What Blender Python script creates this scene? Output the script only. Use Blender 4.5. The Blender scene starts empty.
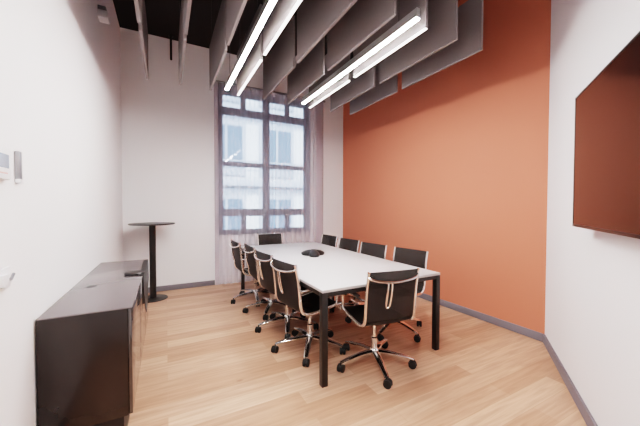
import bpy, bmesh, math, random
from mathutils import Vector, Matrix
random.seed(7)
PI = math.pi
scene = bpy.context.scene
COL = scene.collection

# ------------------------------------------------------------------ materials
def new_mat(name):
    m = bpy.data.materials.new(name); m.use_nodes = True
    nt = m.node_tree
    return m, nt, nt.nodes['Principled BSDF']

def simple(name, col, rough=.5, metal=0., spec=.5, bump=0., bscale=80., var=0., vscale=6., coat=0.):
    m, nt, b = new_mat(name)
    b.inputs['Base Color'].default_value = (*col, 1)
    b.inputs['Roughness'].default_value = rough
    b.inputs['Metallic'].default_value = metal
    b.inputs['Specular IOR Level'].default_value = spec
    if coat:
        b.inputs['Coat Weight'].default_value = coat
        b.inputs['Coat Roughness'].default_value = .06
    tc = nt.nodes.new('ShaderNodeTexCoord')
    if var:
        n = nt.nodes.new('ShaderNodeTexNoise'); n.inputs['Scale'].default_value = vscale
        n.inputs['Detail'].default_value = 4
        nt.links.new(tc.outputs['Object'], n.inputs['Vector'])
        mx = nt.nodes.new('ShaderNodeMix'); mx.data_type = 'RGBA'
        mx.inputs[6].default_value = (*[c*(1-var) for c in col], 1)
        mx.inputs[7].default_value = (*[min(1, c*(1+var)) for c in col], 1)
        nt.links.new(n.outputs['Fac'], mx.inputs[0])
        nt.links.new(mx.outputs[2], b.inputs['Base Color'])
    if bump:
        n2 = nt.nodes.new('ShaderNodeTexNoise'); n2.inputs['Scale'].default_value = bscale
        nt.links.new(tc.outputs['Object'], n2.inputs['Vector'])
        bp = nt.nodes.new('ShaderNodeBump'); bp.inputs['Strength'].default_value = bump
        bp.inputs['Distance'].default_value = .002
        nt.links.new(n2.outputs['Fac'], bp.inputs['Height'])
        nt.links.new(bp.outputs['Normal'], b.inputs['Normal'])
    return m

def emit(name, col, s):
    m = bpy.data.materials.new(name); m.use_nodes = True
    nt = m.node_tree; nt.nodes.clear()
    e = nt.nodes.new('ShaderNodeEmission'); o = nt.nodes.new('ShaderNodeOutputMaterial')
    e.inputs[0].default_value = (*col, 1); e.inputs[1].default_value = s
    nt.links.new(e.outputs[0], o.inputs[0])
    return m

def wood_floor():
    m, nt, b = new_mat('oak_planks')
    N = nt.nodes.new; L = nt.links.new
    tc = N('ShaderNodeTexCoord')
    br = N('ShaderNodeTexBrick')
    br.offset = .37; br.offset_frequency = 2; br.squash = 1
    br.inputs['Scale'].default_value = 1
    br.inputs['Brick Width'].default_value = 1.35
    br.inputs['Row Height'].default_value = .15
    br.inputs['Mortar Size'].default_value = .0014
    br.inputs['Mortar Smooth'].default_value = .2
    br.inputs['Color1'].default_value = (0, 0, 0, 1)
    br.inputs['Color2'].default_value = (1, 1, 1, 1)
    br.inputs['Mortar'].default_value = (.5, .5, .5, 1)
    L(tc.outputs['Object'], br.inputs['Vector'])
    ramp = N('ShaderNodeValToRGB')
    ramp.color_ramp.elements[0].color = (.46, .25, .160, 1)
    ramp.color_ramp.elements[1].color = (.66, .415, .292, 1)
    e = ramp.color_ramp.elements.new(.5); e.color = (.57, .34, .234, 1)
    L(br.outputs['Color'], ramp.inputs[0])
    # grain
    mp = N('ShaderNodeMapping'); mp.inputs['Scale'].default_value = (1.2, 16, 1)
    L(tc.outputs['Object'], mp.inputs['Vector'])
    n = N('ShaderNodeTexNoise'); n.inputs['Scale'].default_value = 2.2; n.inputs['Detail'].default_value = 7
    n.inputs['Distortion'].default_value = .6
    L(mp.outputs[0], n.inputs['Vector'])
    gr = N('ShaderNodeValToRGB')
    gr.color_ramp.elements[0].position = .32; gr.color_ramp.elements[0].color = (.74, .70, .66, 1)
    gr.color_ramp.elements[1].position = .66; gr.color_ramp.elements[1].color = (1.08, 1.08, 1.08, 1)
    L(n.outputs['Fac'], gr.inputs[0])
    mul = N('ShaderNodeMix'); mul.data_type = 'RGBA'; mul.blend_type = 'MULTIPLY'; mul.inputs[0].default_value = .8
    L(ramp.outputs[0], mul.inputs[6]); L(gr.outputs[0], mul.inputs[7])
    # a few knots
    vo = N('ShaderNodeTexVoronoi'); vo.inputs['Scale'].default_value = 1.5
    mp2 = N('ShaderNodeMapping'); mp2.inputs['Scale'].default_value = (1, 1.7, 1)
    L(tc.outputs['Object'], mp2.inputs['Vector']); L(mp2.outputs[0], vo.inputs['Vector'])
    kr = N('ShaderNodeValToRGB')
    kr.color_ramp.elements[0].position = .015; kr.color_ramp.elements[0].color = (.5, .38, .3, 1)
    kr.color_ramp.elements[1].position = .06; kr.color_ramp.elements[1].color = (1, 1, 1, 1)
    L(vo.outputs['Distance'], kr.inputs[0])
    mul2 = N('ShaderNodeMix'); mul2.data_type = 'RGBA'; mul2.blend_type = 'MULTIPLY'; mul2.inputs[0].default_value = .8
    L(mul.outputs[2], mul2.inputs[6]); L(kr.outputs[0], mul2.inputs[7])
    # seams
    dk = N('ShaderNodeMix'); dk.data_type = 'RGBA'; dk.inputs[7].default_value = (.36, .2, .11, 1)
    ml = N('ShaderNodeMath'); ml.operation = 'MULTIPLY'; ml.inputs[1].default_value = .45
    L(br.outputs['Fac'], ml.inputs[0]); L(ml.outputs[0], dk.inputs[0]); L(mul2.outputs[2], dk.inputs[6])
    L(dk.outputs[2], b.inputs['Base Color'])
    b.inputs['Roughness'].default_value = .42
    b.inputs['Specular IOR Level'].default_value = .45
    bp = N('ShaderNodeBump'); bp.inputs['Strength'].default_value = .12; bp.inputs['Distance'].default_value = .002
    L(n.outputs['Fac'], bp.inputs['Height']); L(bp.outputs['Normal'], b.inputs['Normal'])
    return m

def mesh_fabric(name, col, opacity):
    m = bpy.data.materials.new(name); m.use_nodes = True
    nt = m.node_tree; b = nt.nodes['Principled BSDF']; out = nt.nodes['Material Output']
    b.inputs['Base Color'].default_value = (*col, 1); b.inputs['Roughness'].default_value = .6
    b.inputs['Specular IOR Level'].default_value = .35
    t = nt.nodes.new('ShaderNodeBsdfTransparent'); mx = nt.nodes.new('ShaderNodeMixShader')
    mx.inputs[0].default_value = opacity
    nt.links.new(t.outputs[0], mx.inputs[1]); nt.links.new(b.outputs[0], mx.inputs[2])
    nt.links.new(mx.outputs[0], out.inputs[0])
    return m

def sheer(name):
    m = bpy.data.materials.new(name); m.use_nodes = True
    nt = m.node_tree; nt.nodes.clear(); N = nt.nodes.new; L = nt.links.new
    out = N('ShaderNodeOutputMaterial')
    d = N('ShaderNodeBsdfDiffuse'); d.inputs[0].default_value = (.76, .71, .76, 1)
    tl = N('ShaderNodeBsdfTranslucent'); tl.inputs[0].default_value = (.80, .75, .80, 1)
    a = N('ShaderNodeMixShader'); a.inputs[0].default_value = .5
    L(d.outputs[0], a.inputs[1]); L(tl.outputs[0], a.inputs[2])
    t = N('ShaderNodeBsdfTransparent'); t.inputs[0].default_value = (.97, .96, .98, 1)
    mx = N('ShaderNodeMixShader')
    # threads seen at a slant cover more
    lw = N('ShaderNodeLayerWeight'); lw.inputs['Blend'].default_value = .35
    mr = N('ShaderNodeMapRange'); mr.inputs['To Min'].default_value = .30; mr.inputs['To Max'].default_value = .50
    L(lw.outputs['Facing'], mr.inputs['Value']); L(mr.outputs[0], mx.inputs[0])
    L(t.outputs[0], mx.inputs[1]); L(a.outputs[0], mx.inputs[2]); L(mx.outputs[0], out.inputs[0])
    return m

def window_glass():
    m = bpy.data.materials.new('window_glass'); m.use_nodes = True
    nt = m.node_tree; nt.nodes.clear(); N = nt.nodes.new; L = nt.links.new
    out = N('ShaderNodeOutputMaterial'); t = N('ShaderNodeBsdfTransparent'); g = N('ShaderNodeBsdfGlossy')
    t.inputs[0].default_value = (.93, .97, 1, 1); g.inputs['Roughness'].default_value = .02
    f = N('ShaderNodeFresnel'); f.inputs[0].default_value = 1.45
    mx = N('ShaderNodeMixShader'); L(f.outputs[0], mx.inputs[0]); L(t.outputs[0], mx.inputs[1]); L(g.outputs[0], mx.inputs[2])
    L(mx.outputs[0], out.inputs[0]); return m

M = dict(
    white_wall=simple('white_paint', (.84, .835, .85), .75, spec=.2, bump=.06, bscale=240),
    orange=simple('orange_paint', (.58, .20, .127), .7, spec=.25, bump=.06, bscale=240),
    ceiling=simple('black_ceiling_paint', (.035, .031, .030), .9, spec=.1, bump=.1),
    floor=wood_floor(),
    base=simple('grey_skirting', (.20, .185, .21), .5, spec=.3),
    felt=simple('grey_felt', (.25, .222, .222), 1, spec=0, var=.05, vscale=60),
    wire=simple('black_wire', (.01, .01, .01), .5),
    alu=simple('aluminium_profile', (.55, .54, .54), .35, metal=.9),
    led=emit('led_diffuser', (1, .955, .93), 135),
    edge=emit('led_edge', (1, .955, .93), 3),
    frame=simple('window_frame_grey', (.17, .17, .22), .5),
    glass=window_glass(),
    curtain=sheer('sheer_voile'),
    chrome=simple('polished_aluminium', (.86, .84, .82), .14, metal=1.),
    mesh=mesh_fabric('black_mesh', (.026, .023, .022), .84),
    plastic=simple('black_plastic', (.014, .013, .013), .4),
    tyre=simple('black_nylon', (.012, .012, .012), .5),
    tabletop=simple('white_laminate', (.56, .54, .55), .35, spec=.45, bump=.03, bscale=300),
    tframe=simple('black_steel', (.016, .014, .013), .38),
    cab=simple('dark_brown_lacquer', (.020, .015, .013), .2, spec=.5, var=.12, vscale=9),
    door=simple('dark_gloss_door', (.03, .022, .018), .12, spec=1.0, coat=.8),
    cabtop=simple('dark_grey_gloss_top', (.15, .128, .132), .2, spec=.8),
    screen=simple('glossy_screen', (.010, .008, .008), .045, spec=.6),
    bezel=simple('black_bezel', (.012, .011, .011), .3),
    plast_white=simple('white_plastic', (.82, .82, .84), .4),
    lcd=simple('grey_blue_lcd', (.33, .40, .50), .2),
    red=simple('pale_red', (.85, .45, .42), .5),
    steel=simple('brushed_steel', (.35, .35, .36), .35, metal=.8),
    facade=simple('pale_render', (.78, .80, .82), .9, var=.05, vscale=2),
    facade_band=simple('grey_ledges', (.46, .49, .54), .9),
    fglass=simple('facade_glass', (.14, .20, .27), .3),
    frailing=simple('railing_grey', (.42, .45, .48), .9),  # even grey paint of the railings on the building opposite
    asphalt=simple('street_asphalt', (.3, .3, .31), .9, var=.2, vscale=4),
)

# ------------------------------------------------------------------ helpers
class MB:
    def __init__(s): s.bm = bmesh.new()
    def box(s, x0, x1, y0, y1, z0, z1, bev=0., seg=2):
        r = bmesh.ops.create_cube(s.bm, size=1)
        vs = r['verts']
        for v in vs:
            v.co = Vector(((x0+x1)/2+v.co.x*(x1-x0), (y0+y1)/2+v.co.y*(y1-y0), (z0+z1)/2+v.co.z*(z1-z0)))
        if bev:
            es = list({e for v in vs for e in v.link_edges})
            bmesh.ops.bevel(s.bm, geom=es, offset=bev, segments=seg, affect='EDGES', profile=.5)
        return s
    def obox(s, c, ax, half, bev=0.):
        """box from a centre, three axes and half sizes"""
        r = bmesh.ops.create_cube(s.bm, size=2); vs = r['verts']
        for v in vs:
            v.co = Vector(c)+Vector(ax[0])*v.co.x*half[0]+Vector(ax[1])*v.co.y*half[1]+Vector(ax[2])*v.co.z*half[2]
        if bev:
            es = list({e for v in vs for e in v.link_edges})
            bmesh.ops.bevel(s.bm, geom=es, offset=bev, segments=2, affect='EDGES', profile=.5)
        return s
    def lathe(s, prof, c=(0, 0, 0), n=32, axis=None):
        """prof = [(r,z)...]; closed with caps"""
        ax = Vector(axis).normalized() if axis is not None else Vector((0, 0, 1))
        a = ax.orthogonal().normalized(); b = ax.cross(a)
        rings = []
        for r, z in prof:
            rings.append([s.bm.verts.new(Vector(c)+ax*z+a*r*math.cos(2*PI*k/n)+b*r*math.sin(2*PI*k/n)) for k in range(n)])
        for i in range(len(rings)-1):
            for k in range(n):
                f = s.bm.faces.new((rings[i][k], rings[i][(k+1) % n], rings[i+1][(k+1) % n], rings[i+1][k]))
        s.bm.faces.new(rings[0][::-1]); s.bm.faces.new(rings[-1])
        return s
    def tube(s, pts, rad, n=10, closed=False, flat=None):
        """swept round tube; rad is a number or a list; flat = (w,h,up) makes it a flat oval"""
        pts = [Vector(p) for p in pts]; m = len(pts)
        up0 = None; rings = []
        for i in range(m):
            if closed: t = pts[(i+1) % m]-pts[i-1]
            else: t = pts[min(i+1, m-1)]-pts[max(i-1, 0)]
            t.normalize()
            if up0 is None: u = t.orthogonal().normalized() if flat is None else (Vector(flat[2])-t*t.dot(Vector(flat[2]))).normalized()
            elif flat is not None: u = (Vector(flat[2])-t*t.dot(Vector(flat[2]))).normalized()
            else:
                u = up0-t*up0.dot(t); u.normalize()
            up0 = u; w = t.cross(u)
            r = rad[i] if isinstance(rad, (list, tuple)) else rad
            ru, rw = (r*flat[0], r*flat[1]) if flat else (r, r)
            rings.append([s.bm.verts.new(pts[i]+u*ru*math.cos(2*PI*k/n)+w*rw*math.sin(2*PI*k/n)) for k in range(n)])
        for i in range(m if closed else m-1):
            A, B = rings[i], rings[(i+1) % m]
            for k in range(n): s.bm.faces.new((A[k], A[(k+1) % n], B[(k+1) % n], B[k]))
        if not closed:
            s.bm.faces.new(rings[0][::-1]); s.bm.faces.new(rings[-1])
        return s
    def sheet(s, grid, thick=0.):
        """grid of points -> sheet, optionally thick (offset along normals)"""
        P = [[Vector(p) for p in row] for row in grid]
        R, C = len(P), len(P[0])
        def nrm(i, j):
            a = P[min(i+1, R-1)][j]-P[max(i-1, 0)][j]; b = P[i][min(j+1, C-1)]-P[i][max(j-1, 0)]
            return a.cross(b).normalized()
        if not thick:
            V = [[s.bm.verts.new(p) for p in row] for row in P]
            for i in range(R-1):
                for j in range(C-1): s.bm.faces.new((V[i][j], V[i+1][j], V[i+1][j+1], V[i][j+1]))
            return s
        A = [[s.bm.verts.new(P[i][j]+nrm(i, j)*thick/2) for j in range(C)] for i in range(R)]
        B = [[s.bm.verts.new(P[i][j]-nrm(i, j)*thick/2) for j in range(C)] for i in range(R)]
        for i in range(R-1):
            for j in range(C-1):
                s.bm.faces.new((A[i][j], A[i+1][j], A[i+1][j+1], A[i][j+1]))
                s.bm.faces.new((B[i][j], B[i][j+1], B[i+1][j+1], B[i+1][j]))
        for i in range(R-1):
            s.bm.faces.new((A[i][0], B[i][0], B[i+1][0], A[i+1][0])); s.bm.faces.new((A[i][-1], A[i+1][-1], B[i+1][-1], B[i][-1]))
        for j in range(C-1):
            s.bm.faces.new((A[0][j], A[0][j+1], B[0][j+1], B[0][j])); s.bm.faces.new((A[-1][j], B[-1][j], B[-1][j+1], A[-1][j+1]))
        return s
    def build(s, name, mat, parent=None, smooth=True, angle=35, loc=None, rot=None):
        bmesh.ops.recalc_face_normals(s.bm, faces=s.bm.faces)
        if smooth:
            for f in s.bm.faces: f.smooth = True
            for e in s.bm.edges:
                if len(e.link_faces) == 2 and e.calc_face_angle(0) > math.radians(angle): e.smooth = False
        me = bpy.data.meshes.new(name); s.bm.to_mesh(me); s.bm.free()
        me.materials.append(mat)
        o = bpy.data.objects.new(name, me); COL.objects.link(o)
        if parent is not None: o.parent = parent
        if loc is not None: o.location = loc
        if rot is not None: o.rotation_euler = rot
        return o

def smoothpath(pts, n=6):
    """Catmull-Rom through pts"""
    P = [Vector(p) for p in pts]; out = []
    for i in range(len(P)-1):
        p0 = P[max(i-1, 0)]; p1 = P[i]; p2 = P[i+1]; p3 = P[min(i+2, len(P)-1)]
        for k in range(n):
            t = k/n
            out.append(.5*((2*p1)+(p2-p0)*t+(2*p0-5*p1+4*p2-p3)*t*t+(3*p1-p0-3*p2+p3)*t**3))
    out.append(P[-1]); return out

def tag(o, label=None, cat=None, group=None, kind=None):
    if label: o['label'] = label
    if cat: o['category'] = cat
    if group: o['group'] = group
    if kind: o['kind'] = kind
    return o

def thing(name, loc, rz=0., label=None, cat=None, group=None):
    o = bpy.data.objects.new(name, None); o.empty_display_size = .1; COL.objects.link(o)
    o.location = loc; o.rotation_euler = (0, 0, rz)
    return tag(o, label, cat, group)

def struct(o): o['kind'] = 'structure'; return o

def copy_tree(o, parent=None):
    c = o.copy(); COL.objects.link(c)
    if parent is not None:
        c.parent = parent; c.matrix_parent_inverse = o.matrix_parent_inverse.copy()
    for ch in list(o.children): copy_tree(ch, c)
    return c

# ------------------------------------------------------------------ room shell
XL, YB, ZC, XO, YR = -.583, 5.312, 4.04, 3.362, 1.514
RD = Vector((-.8212, -.5706, 0)).normalized()           # along the angled white wall, towards the camera side
RN = Vector((RD.y, -RD.x, 0))                            # outward
if RN.dot(Vector((0, 0, 0))-Vector((XO, YR, 0))) > 0: RN = -RN
tL = (XO-XL)/.8212
PE = Vector((XO, YR, 0))+RD*tL                           # where the angled wall meets the left wall
T = .15
struct(MB().box(XL-.3, XO+.3, PE.y-.4, YB+.3, -.1, 0).build('floor', M['floor'], smooth=False))
struct(MB().box(XL-.3, XO+.3, PE.y-.4, YB+.3, ZC, ZC+.1).build('ceiling', M['ceiling'], smooth=False))
struct(MB().box(XL-T, XL, PE.y-.3, YB+T, 0, ZC).build('wall_left', M['white_wall'], smooth=False))
struct(MB().box(XO, XO+T, YR-.1, YB+T, 0, ZC).build('wall_right', M['orange'], smooth=False))
mid = Vector((XO, YR, 0))+RD*(tL/2)+RN*(T/2)
struct(MB().obox((mid.x, mid.y, ZC/2), (RD, RN, (0, 0, 1)), (tL/2+.05, T/2, ZC/2)).build('wall_front', M['white_wall'], smooth=False))
# window wall with its opening
WX0, WX1, WZ0, WZ1 = .80, 2.60, .86, 3.46
wb = MB()
wb.box(XL, WX0, YB, YB+.26, 0, ZC); wb.box(WX1, XO, YB, YB+.26, 0, ZC)
wb.box(WX0, WX1, YB, YB+.26, 0, WZ0); wb.box(WX0, WX1, YB, YB+.26, WZ1, ZC)
struct(wb.build('wall_back', M['white_wall'], smooth=False))
# skirting
bh = .085
struct(MB().box(XL, XL+.014, PE.y+.1, YB, 0, bh, .003).build('baseboard_left', M['base']))
b1 = MB().box(XL+.014, .74, YB-.014, YB, 0, bh, .003).box(2.84, XO-.014, YB-.014, YB, 0, bh, .003)
struct(b1.build('baseboard_back', M['base']))
struct(MB().box(XO-.014, XO, YR, YB-.014, 0, bh, .003).build('baseboard_right', M['base']))
mm = Vector((XO, YR, 0))+RD*(tL/2)-RN*.007
struct(MB().obox((mm.x, mm.y, bh/2), (RD, RN, (0, 0, 1)), (tL/2-.02, .007, bh/2), .003).build('baseboard_front', M['base']))

# window: frame, panes
wf = MB(); Y0, Y1 = YB+.09, YB+.15
def bar(x0, x1, z0, z1, dy=0.): wf.box(x0, x1, Y0+dy, Y1-dy, z0, z1, .004, 1)
bar(WX0, .905, WZ0, WZ1); bar(2.49, WX1, WZ0, WZ1)
bar(.905, 2.49, 3.352, WZ1); bar(.905, 2.49, WZ0, .942)
bar(1.635, 1.765, .942, 3.352)
for x0, x1 in ((.905, 1.635), (1.765, 2.49)):
    bar(x0, x1, 3.0, 3.137, .003); bar(x0, x1, 2.09, 2.17, .008); bar(x0, x1, 1.185, 1.317, .003)
    xm = (x0+x1)/2
    bar(xm-.045, xm+.045, 3.137, 3.352, .005); bar(xm-.045, xm+.045, .942, 1.185, .005)
win = struct(wf.build('window_1', M['frame'], angle=30))
for x0, x1 in ((.905, 1.635), (1.765, 2.49)):
    xm = (x0+x1)/2
    for a, b_, c, d in ((x0, xm-.045, 3.137, 3.352), (xm+.045, x1, 3.137, 3.352), (x0, x1, 2.17, 3.0), (x0, x1, 1.317, 2.09),
                        (x0, xm-.045, .942, 1.185), (xm+.045, x1, .942, 1.185)):
        MB().box(a-.004, b_+.004, Y0+.027, Y0+.033, c-.004, d+.004).build('window_pane', M['glass'], win, smooth=False)
MB().box(WX0, WX1, YB-.02, YB+.09, WZ0-.03, WZ0, .004).build('window_sill', M['plast_white'], win)

# curtains
def curtain(x0, x1, seed, bunch):
    """bunch = (side, width, folds): tight folds gathered at one edge"""
    rnd = random.Random(seed); rows = 12
    ph = [rnd.uniform(0, 6.28) for _ in range(4)]
    side, bw, nf = bunch
    us = [i/(nf*8)*bw for i in range(nf*8)]
    n = 150; L = x1-x0
    us += [bw+(L-bw)*i/n for i in range(n+1)]
    g = []
    for i in range(rows+1):
        h = i/rows; z = .012+(3.475-.012)*h; row = []
        for u in us:
            w = min(1, max(0, (u-bw)/.05))
            loose = (.009+.007*(1-h))*math.sin(2*PI/.105*u+ph[0]+.7*math.sin(3*u+ph[1]))+.005*math.sin(7*u+ph[2]+h*2.)
            tight = .030*math.sin(2*PI*nf*u/bw)
            x = x0+u if side == 0 else x1-u
            row.append((x, YB-.075+w*loose+(1-w)*tight, z))
        g.append(row)
    return MB().sheet(g)
c1 = curtain(.735, 1.79, 3, (0, .07, 4)).build('curtain', M['curtain'], angle=180)
tag(c1, 'sheer grey voile curtain over the left half of the window', 'curtain', 'sheer window curtains')
c2 = curtain(1.80, 2.84, 5, (1, .16, 5)).build('curtain', M['curtain'], angle=180)
tag(c2, 'sheer grey voile curtain over the right half of the window', 'curtain', 'sheer window curtains')
rl = thing('curtain_rail', (0, 0, 0), 0, 'slim grey curtain rail above the tall window', 'curtain rail')
MB().box(.70, 2.88, YB-.09, YB-.06, 3.475, 3.50, .003).build('rail', M['steel'], rl)
for x in (.75, 1.8, 2.83): MB().box(x-.012, x+.012, YB-.07, YB, 3.50, 3.52, .002).build('bracket', M['steel'], rl)

# ------------------------------------------------------------------ ceiling baffles and light bars
BZ = 2.75                       # underside
K = (BZ-1.37)/1.53
ROWX = [x*K for x in (-.183, .172, .538, .895, 1.264, 1.636, 1.990, 2.376, 2.75)]
BH = .565*K; BT = .024
YF0, YF1, YN0, YN1 = 3.005*K, 4.125*K, 1.815*K, 2.905*K
ordn = ['first', 'second', 'third', 'fourth', 'fifth', 'sixth', 'seventh', 'eighth', 'ninth']
def baffle(x, y0, y1, label, lit):
    t = thing('ceiling_baffle', (x, (y0+y1)/2, BZ), 0, label, 'acoustic baffle', 'grey felt baffles hung from the black ceiling')
    L = (y1-y0)/2
    MB().box(-BT/2, BT/2, -L, L, 0, BH, .002, 1).build('panel', M['felt'], t, smooth=False)
    for s in (-1, 1):
        MB().tube([(0, s*L*.75, BH-.003), (0, s*L*.75, ZC-BZ)], .0025, 6).build('suspension_wire', M['wire'], t)
    if lit: MB().box(-BT/2+.001, BT/2-.001, -L+.006, L-.006, -.007, 0.0).build('edge_light', M['edge'], t, smooth=False)
for i, x in enumerate(ROWX):
    lit = i in (3, 6)
    ex = ' lit along its bottom' if lit else ''
    baffle(x, YF0, YF1, f'grey felt baffle{ex}, window end of the {ordn[i]} row from left', lit)
    baffle(x, YN0, YN1, f'grey felt baffle{ex}, camera end of the {ordn[i]} row from left', lit)
LZ = BZ-.022
def light_bar(x, label):
    y0, y1 = 1.74*K, 3.975*K
    t = thing('linear_light', (x, (y0+y1)/2, LZ), 0, label, 'light', 'linear ceiling lights')
    L = (y1-y0)/2
    MB().box(-.022, .022, -L, L, .0125, .030, .002, 1).box(-.016, .016, -L, L, .03, .085, .003, 1).build('housing', M['alu'], t)
    MB().box(-.018, .018, -L+.004, L-.004, .006, .0123, .003, 2).build('diffuser', M['led'], t)
    for s in (-1, 1): MB().tube([(0, s*L*.8, .06), (0, s*L*.8, ZC-LZ)], .002, 6).build('suspension_wire', M['wire'], t)
light_bar((ROWX[2]+ROWX[3])/2, 'glowing linear ceiling light nearer the left wall')
light_bar((ROWX[5]+ROWX[6])/2, 'glowing linear ceiling light nearer the orange wall')

pp = thing('ceiling_pipe', (.095, 5.2, 3.665), 0, 'short dark pipe dropping from the black ceiling before the window wall', 'pipe')
MB().lathe([(.012, 0), (.016, .004), (.016, .345), (.016, .36)], n=14).build('pipe', M['wire'], pp)
MB().lathe([(.035, .36), (.035, .375)], n=18).build('ceiling_plate', M['wire'], pp)

# ------------------------------------------------------------------ conference table
TX0, TX1, TY0, TY1, TZ = 1.027, 2.300, 1.904, 4.60, .74
tb = thing('conference_table', ((TX0+TX1)/2, (TY0+TY1)/2, 0), 0, 'long white-topped conference table on black square legs in the middle of the room', 'table')
hx, hy = (TX1-TX0)/2, (TY1-TY0)/2
MB().box(-hx, hx, -hy, hy, TZ-.022, TZ, .003).build('tabletop', M['tabletop'], tb)
LW = .05
fr = MB(); z0, z1 = TZ-.057, TZ-.0225
fr.box(-hx+LW, hx-LW, -hy+.002, -hy+.032, z0, z1, .002); fr.box(-hx+LW, hx-LW, hy-.032, hy-.002, z0, z1, .002)
fr.box(-hx+.002, -hx+.032, -hy+LW, hy-LW, z0, z1, .002); fr.box(hx-.032, hx-.002, -hy+LW, hy-LW, z0, z1, .002)
fr.box(-hx+.03, hx-.03, -.02, .02, z0, z1, .002)
fr.build('underframe', M['tframe'], tb)
for sx in (-1, 1):
    for sy in (-1, 1):
        MB().box(sx*(hx-LW/2)-LW/2, sx*(hx-LW/2)+LW/2, sy*(hy-LW/2)-LW/2, sy*(hy-LW/2)+LW/2, 0, TZ-.0225, .003).build('leg', M['tframe'], tb)

# conference phone: three-lobed body
ph = thing('conference_phone', (1.665, 3.33, TZ), .2, 'black three-armed conference phone lying on the white table', 'phone')
pb = bmesh.new(); nseg = 60
def lobe(a, s): return s*(.125+.045*math.cos(3*a))
rings = []
for s, z in ((.92, 0.), (1., .016), (.97, .034), (.72, .056), (.42, .070), (.2, .073)):
    rings.append([pb.verts.new((lobe(2*PI*k/nseg, s)*math.cos(2*PI*k/nseg), lobe(2*PI*k/nseg, s)*math.sin(2*PI*k/nseg), z)) for k in range(nseg)])
for i in range(len(rings)-1):
    for k in range(nseg): pb.faces.new((rings[i][k], rings[i][(k+1) % nseg], rings[i+1][(k+1) % nseg], rings[i+1][k]))
pb.faces.new(rings[0][::-1]); pb.faces.new(rings[-1])
w = MB(); w.bm.free(); w.bm = pb; w.build('body', M['plastic'], ph, angle=50)
MB().lathe([(.034, .0725), (.036, .075), (.03, .078)], n=28).build('speaker_grille', M['bezel'], ph)
MB().box(.062, .102, -.028, .028, .045, .063, .003).build('keypad', M['bezel'], ph)

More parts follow.
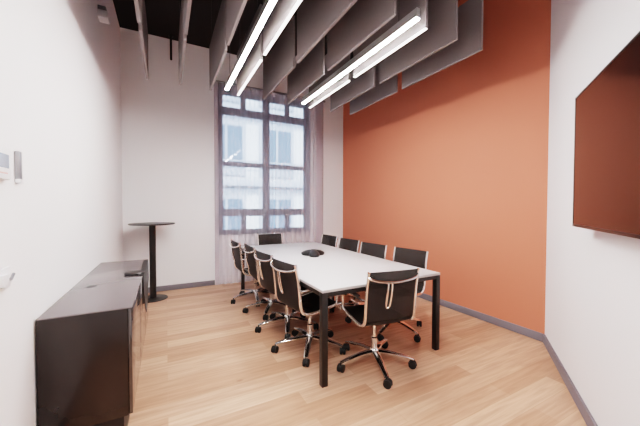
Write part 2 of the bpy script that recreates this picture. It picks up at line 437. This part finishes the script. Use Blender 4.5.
# ------------------------------------------------------------------ mesh swivel chairs
def make_chair():
    t = thing('office_chair', (0, 0, 0))
    # five-star base
    sb = MB()
    sb.lathe([(.030, .088), (.040, .094), (.042, .125), (.034, .140), (.028, .146)], n=24)
    angs = [math.radians(90+72*k+12) for k in range(5)]
    for a in angs:
        d = Vector((math.cos(a), math.sin(a), 0))
        pts = smoothpath([d*.03+Vector((0, 0, .117)), d*.14+Vector((0, 0, .113)), d*.26+Vector((0, 0, .094)), d*.33+Vector((0, 0, .078))], 4)
        n = len(pts)
        sb.tube(pts, [.028-.011*i/(n-1) for i in range(n)], 10, flat=(.6, 1.15, (0, 0, 1)))
    base = sb.build('star_base', M['chrome'], t)
    for k, a in enumerate(angs):
        d = Vector((math.cos(a), math.sin(a), 0)); c = d*.33
        sw = a+[.9, 2.2, -.6, 1.4, .3][k]; ax = Vector((math.cos(sw), math.sin(sw), 0)); tr = Vector((-ax.y, ax.x, 0))*.010
        cb = MB()
        for s in (-1, 1):
            o = c+tr+ax*s*.016+Vector((0, 0, .0325))
            cb.lathe([(.023, -.012), (.031, -.009), (.0325, 0), (.031, .009), (.023, .012)], o, 20, axis=ax)
        cb.lathe([(.007, .03), (.007, .079)], c, 10)
        hp = [c+tr+Vector((0, 0, .0285))+(tr.normalized()*math.cos(q)+Vector((0, 0, 1))*math.sin(q))*.031 for q in [PI*j/8 for j in range(9)]]
        cb.tube(hp, .006, 8)
        cb.build('caster', M['tyre'], base)
    MB().lathe([(.026, .140), (.026, .235), (.021, .238), (.016, .240), (.016, .405)], n=20).build('gas_column', M['chrome'], t)
    MB().box(-.075, .075, -.10, .12, .390, .432, .012, 3).box(-.19, .19, .085, .11, .418, .436, .004).box(-.19, .19, -.125, -.10, .416, .434, .004).build('tilt_mechanism', M['plastic'], t)
    # side profile (y,z) of the sling
    prof = [(.235, .425), (.222, .452), (.17, .460), (.03, .442), (-.10, .430), (-.178, .433), (-.224, .462), (-.243, .52), (-.252, .62), (-.268, .75), (-.295, .875)]
    sp = smoothpath([(0, y, z) for y, z in prof], 5)
    W = .222
    for s in (-1, 1):
        MB().tube([(s*W, p.y, p.z) for p in sp], .011, 10, flat=(1.0, 1.25, (1, 0, 0))).build('side_rail', M['chrome'], t)
    # sling: seat and backrest as two meshes
    cut = next(i for i, p in enumerate(sp) if p.y < -.20)
    def sling(ids, sag):
        g = []
        for i in ids:
            p = sp[i]; row = []
            a = sp[max(i-1, 0)]; b = sp[min(i+1, len(sp)-1)]; tv = (b-a).normalized(); nv = Vector((0, tv.z, -tv.y))
            if nv.z < 0 and abs(tv.y) > abs(tv.z): nv = -nv
            for j in range(11):
                u = -1+2*j/10
                row.append(Vector((u*(W-.004), p.y, p.z))+Vector((0, -1 if abs(tv.z) > abs(tv.y) else 0, 0 if abs(tv.z) > abs(tv.y) else -1))*sag*(1-u*u))
            g.append(row)
        return MB().sheet(g, .006)
    sling(range(0, cut+1), .012).build('seat', M['mesh'], t, angle=60)
    bk = sling(range(cut, len(sp)), .010).build('backrest', M['mesh'], t, angle=60)
    top = sp[-1]
    # bow behind the head of the backrest
    def rail_at(dz): # the rail's y a little below its top
        return top.y+dz*(.027/.125)
    e = top.z-.032; ey = rail_at(.032)
    bw = smoothpath([(-W, ey, e), (-W*.93, ey-.018, e-.018), (-W*.6, ey-.038, e-.036), (0, ey-.048, e-.046),
                     (W*.6, ey-.038, e-.036), (W*.93, ey-.018, e-.018), (W, ey, e)], 5)
    bow = MB().tube(bw, .0095, 10).build('cross_bow', M['chrome'], t)
    y1 = ey-.047; z1_ = e-.048
    sp_l = smoothpath([(-.017, y1, z1_), (-.018, y1+.004, z1_-.06), (-.018, y1+.018, z1_-.13), (-.015, y1+.034, z1_-.19), (0, y1+.040, z1_-.205), (.015, y1+.034, z1_-.19), (.018, y1+.018, z1_-.13), (.018, y1+.004, z1_-.06), (.017, y1, z1_)], 4)
    MB().tube(sp_l, .0075, 8).build('spine_loop', M['chrome'], t)
    # armrests
    for s in (-1, 1):
        X = s*(W+.018)
        ap = smoothpath([(s*(W+.004), .115, .458), (X, .128, .475), (X, .135, .52), (X, .13, .60), (X, .115, .642), (X, .075, .655), (X, -.05, .652), (X, -.19, .648), (s*(W+.006), -.255, .650)], 5)
        arm = MB().tube(ap, .0095, 10).build('armrest', M['chrome'], t)
        MB().box(X-.02, X+.02, -.16, .085, .657, .673, .006, 2).build('arm_pad', M['plastic'], arm)
    return t
proto = make_chair()
R = math.radians
chairs = [
    # x, y, rotation, swivel of the base, label
    (1.215, 2.505, -82, 2, 'black mesh swivel chair on the left table side, nearest the camera'),
    (1.205, 3.06, -84, 14, 'black mesh swivel chair on the left table side, second from the camera'),
    (1.215, 3.645, -90, 10, 'black mesh swivel chair on the left table side, third from the camera'),
    (1.150, 4.20, -88, 30, 'black mesh swivel chair on the left table side, farthest, beside the curtain'),
    (2.210, 2.445, 98, 4, 'black mesh swivel chair on the orange wall side, beside the near right table leg'),
    (2.145, 3.04, 98, 15, 'black mesh swivel chair on the orange wall side, second from the camera'),
    (2.150, 3.64, 96, 40, 'black mesh swivel chair on the orange wall side, third from the camera'),
    (2.165, 4.275, 94, 38, 'black mesh swivel chair on the orange wall side, farthest, before the white strip'),
    (1.588, 1.995, -8, 10, 'black mesh swivel chair at the near table end, its back to the camera'),
    (1.640, 4.70, 182, 0, 'black mesh swivel chair at the far table end, before the window'),
]
for i, (x, y, rz, bs, lab) in enumerate(chairs):
    c = proto if i == 0 else copy_tree(proto)
    c.location = (x, y, 0); c.rotation_euler = (0, 0, R(rz))
    next(k for k in c.children if k.name.startswith('star_base')).rotation_euler = (0, 0, R(bs))
    if i == 8: next(k for k in c.children if k.name.startswith('spine_loop')).location = (-.055, .012, 0)
    tag(c, lab, 'chair', 'black mesh chairs around the conference table')

# ------------------------------------------------------------------ credenza
CX0, CX1, CY0, CY1, CH = -.563, -.172, 1.916, 3.563, .807
cr = thing('credenza', (CX0, CY0, 0), 0, 'low dark brown glossy credenza along the left wall', 'cabinet')
w_, l_ = CX1-CX0, CY1-CY0
zb = .20
MB().box(-.012, w_-.022, 0, l_, zb, CH-.0065, .002).build('carcass', M['cab'], cr)
MB().box(-.012, w_, 0, l_, CH-.006, CH, .001).build('cabinet_top', M['cabtop'], cr)
MB().box(.03, w_-.05, .05, l_-.05, 0, zb, .002).build('plinth', M['tframe'], cr)
nd = 3
for k in range(nd):
    a = .008+(l_-.016)*k/nd+.002; b = .008+(l_-.016)*(k+1)/nd-.002
    MB().box(w_-.0215, w_-.003, a, b, zb, CH-.010, .002).build('door', M['door'], cr)
MB().lathe([(.030, 0), (.030, .003), (.022, .004)], (.10, .62, CH), 24).build('cable_grommet', M['plastic'], cr)
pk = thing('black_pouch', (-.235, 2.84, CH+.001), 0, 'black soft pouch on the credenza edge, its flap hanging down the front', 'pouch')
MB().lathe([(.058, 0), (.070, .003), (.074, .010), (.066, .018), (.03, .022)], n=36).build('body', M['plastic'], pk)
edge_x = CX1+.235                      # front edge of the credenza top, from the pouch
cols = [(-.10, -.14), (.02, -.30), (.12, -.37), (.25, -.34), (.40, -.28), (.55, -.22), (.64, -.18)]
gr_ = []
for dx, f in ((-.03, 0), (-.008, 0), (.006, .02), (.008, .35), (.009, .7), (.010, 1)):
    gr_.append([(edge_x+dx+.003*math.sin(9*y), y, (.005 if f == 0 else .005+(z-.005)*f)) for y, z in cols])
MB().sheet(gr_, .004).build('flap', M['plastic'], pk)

# ------------------------------------------------------------------ bar table
bt = thing('bar_table', (-.178, 4.93, 0), 0, 'tall round black bar table in the back left corner', 'table')
MB().lathe([(.19, 0), (.195, .003), (.19, .010), (.06, .016), (.045, .022)], n=48).build('foot_plate', M['tframe'], bt)
MB().lathe([(.043, .018), (.043, 1.085)], n=28).build('column', M['tframe'], bt)
MB().lathe([(.07, 1.085), (.07, 1.095)], n=28).build('mounting_plate', M['tframe'], bt)
MB().lathe([(.285, 1.095), (.300, 1.103), (.302, 1.112), (.298, 1.116)], n=64).build('tabletop', M['tframe'], bt)

# ------------------------------------------------------------------ television on the angled wall
off = .10; s0, s1, tz0, tz1 = 1.235, 2.68, 1.245, 2.055
org = Vector((XO, YR, 0))+RD*((s0+s1)/2)
tv = thing('television', (org.x, org.y, (tz0+tz1)/2), math.atan2(RD.y, RD.x), 'large black flat television on the white wall, reflecting the orange wall', 'television')
# local x along the wall, local y: sign of the inward normal
inward = -RN; ly = Vector((-RD.y, RD.x, 0)); sg = 1 if ly.dot(inward) > 0 else -1
def yb(a, b): return (min(sg*a, sg*b), max(sg*a, sg*b))
hw, hh = (s1-s0)/2, (tz1-tz0)/2
a, b = yb(.045, off-.003); MB().box(-hw+.004, hw-.004, a, b, -hh+.004, hh-.004, .006).build('casing', M['bezel'], tv)
bz = MB(); a, b = yb(off-.012, off)
bz.box(-hw, -hw+.012, a, b, -hh, hh, .002); bz.box(hw-.012, hw, a, b, -hh, hh, .002)
bz.box(-hw+.012, hw-.012, a, b, -hh, -hh+.016, .002); bz.box(-hw+.012, hw-.012, a, b, hh-.012, hh, .002)
bz.build('bezel', M['bezel'], tv)
a, b = yb(off-.006, off-.002); MB().box(-hw+.0115, hw-.0115, a, b, -hh+.0155, hh-.0115).build('screen', M['screen'], tv, smooth=False)
a, b = yb(0, .046); MB().box(-.22, .22, a, b, -.16, .16, .003).build('wall_mount', M['tframe'], tv)

# ------------------------------------------------------------------ small things on the left wall
th = thing('wall_thermostat', (XL, 1.575, 1.475), 0, 'white wall control panel with a grey-blue screen on the left wall', 'control panel')
MB().box(0, .022, -.12, .085, 0, .125, .005).build('case', M['plast_white'], th)
MB().box(.0215, .0235, -.10, .062, .045, .10, .001).build('display', M['lcd'], th)
MB().box(.0215, .0235, -.10, .05, .022, .027, .0005).build('red_stripe', M['red'], th)
hk = thing('wall_bracket', (XL, 1.765, 1.475), 0, 'narrow grey upright bracket beside the white wall control panel', 'bracket')
MB().box(0, .018, -.014, .014, 0, .135, .004).build('holder', M['steel'], hk)
MB().box(.002, .022, -.018, .018, -.006, .012, .003).build('foot', M['plast_white'], hk)
sw = thing('wall_socket', (XL, 1.60, 1.035), 0, 'white wall socket low on the left wall above the credenza end', 'socket')
MB().box(0, .014, -.09, .06, 0, .085, .005).build('plate', M['plast_white'], sw)
MB().box(.0135, .03, -.05, .0, .02, .065, .004).build('plug', M['plast_white'], sw)
MB().tube([(.02, .0, .04), (.02, .04, .035), (.016, .075, .05)], .006, 8).build('lead', M['steel'], sw)
sn = thing('emergency_light', (XL-.002, 3.70, 3.26), 0, 'small white emergency light box high on the left wall', 'emergency light')
MB().box(0, .085, -.06, .06, 0, .075, .008).build('lamp_box', M['plast_white'], sn)
MB().box(0, .07, -.05, .03, .095, .12, .006).box(.0, .02, -.05, .03, .075, .095).build('bracket', M['steel'], sn)

# ------------------------------------------------------------------ outside
struct(MB().box(-14, 18, YB+.6, 26, -6.1, -6).build('street_ground', M['asphalt'], smooth=False))
fb = thing('office_building', (3.5, 14, -6), 0, 'pale office building across the street, seen through the window', 'building')
MB().box(-13, 11, 0, 4, 0, 17).build('facade_wall', M['facade'], fb, smooth=False)
rz = random.Random(4)
for r_ in range(4):
    z = 2.0+r_*3.4+.3
    MB().box(-13, 11, -.45, 0, z-.80, z-.52, .02).box(-13, 11, -.2, 0, z+2.35, z+2.5, .02).build('ledge', M['facade_band'], fb)
    rb = MB().box(-13, 11, -.42, -.38, z+.32, z+.38)
    for q in range(110): rb.box(-13+q*.22, -13+q*.22+.03, -.41, -.39, z-.52, z+.32)
    rb.build('railing', M['frailing'], fb, smooth=False)
    for c_ in range(9):
        x = -11.6+c_*2.45
        f = MB().box(x-.12, x+1.67, -.10, 0, z-.3, z+2.2).build('facade_window', M['facade_band'], fb, smooth=False)
        MB().box(x+.05, x+.72, -.115, -.10, z+.1, z+2.0).box(x+.83, x+1.5, -.115, -.10, z+.1, z+2.0).build('pane', M['fglass'], f, smooth=False)

# ------------------------------------------------------------------ light
wd = bpy.data.worlds.new('sky'); scene.world = wd; wd.use_nodes = True
nt = wd.node_tree; bg = nt.nodes['Background']
bg.inputs[0].default_value = (.80, .90, 1, 1); bg.inputs[1].default_value = 2.1
def lamp(name, kind, loc, rot, e, col=(1, 1, 1), **kw):
    d = bpy.data.lights.new(name, kind); d.energy = e; d.color = col
    for k, v in kw.items(): setattr(d, k, v)
    o = bpy.data.objects.new(name, d); COL.objects.link(o); o.location = loc; o.rotation_euler = rot
    return o
lamp('sun', 'SUN', (0, -5, 20), (R(48), 0, R(-15)), 2.2, (1, .97, .93), angle=.05)
lamp('added_fill_light', 'AREA', (.25, .45, 2.78), (0, 0, 0), 20, (1, .97, .95), shape='DISK', size=.7)  # unseen fill lamp added by the camera to brighten the near walls

# ------------------------------------------------------------------ camera
f_px, yaw, pitch, roll, CH_ = 291.6965, .4860, -.02345, .0014, 1.37
fw = Vector((math.sin(yaw)*math.cos(pitch), math.cos(yaw)*math.cos(pitch), math.sin(pitch)))
rt = Vector((math.cos(yaw), -math.sin(yaw), 0)); up = rt.cross(fw)
r2 = rt*math.cos(roll)+up*math.sin(roll); u2 = -rt*math.sin(roll)+up*math.cos(roll)
cd = bpy.data.cameras.new('camera'); cam = bpy.data.objects.new('camera', cd); COL.objects.link(cam)
cd.sensor_fit = 'HORIZONTAL'; cd.sensor_width = 36; cd.lens = f_px/640*36; cd.clip_start = .02
mw = Matrix((r2, u2, -fw)).transposed().to_4x4(); mw.translation = (0, 0, CH_)
cam.matrix_world = mw
scene.camera = cam
scene.view_settings.view_transform = 'Filmic'
scene.view_settings.look = 'High Contrast'
scene.view_settings.exposure = .88
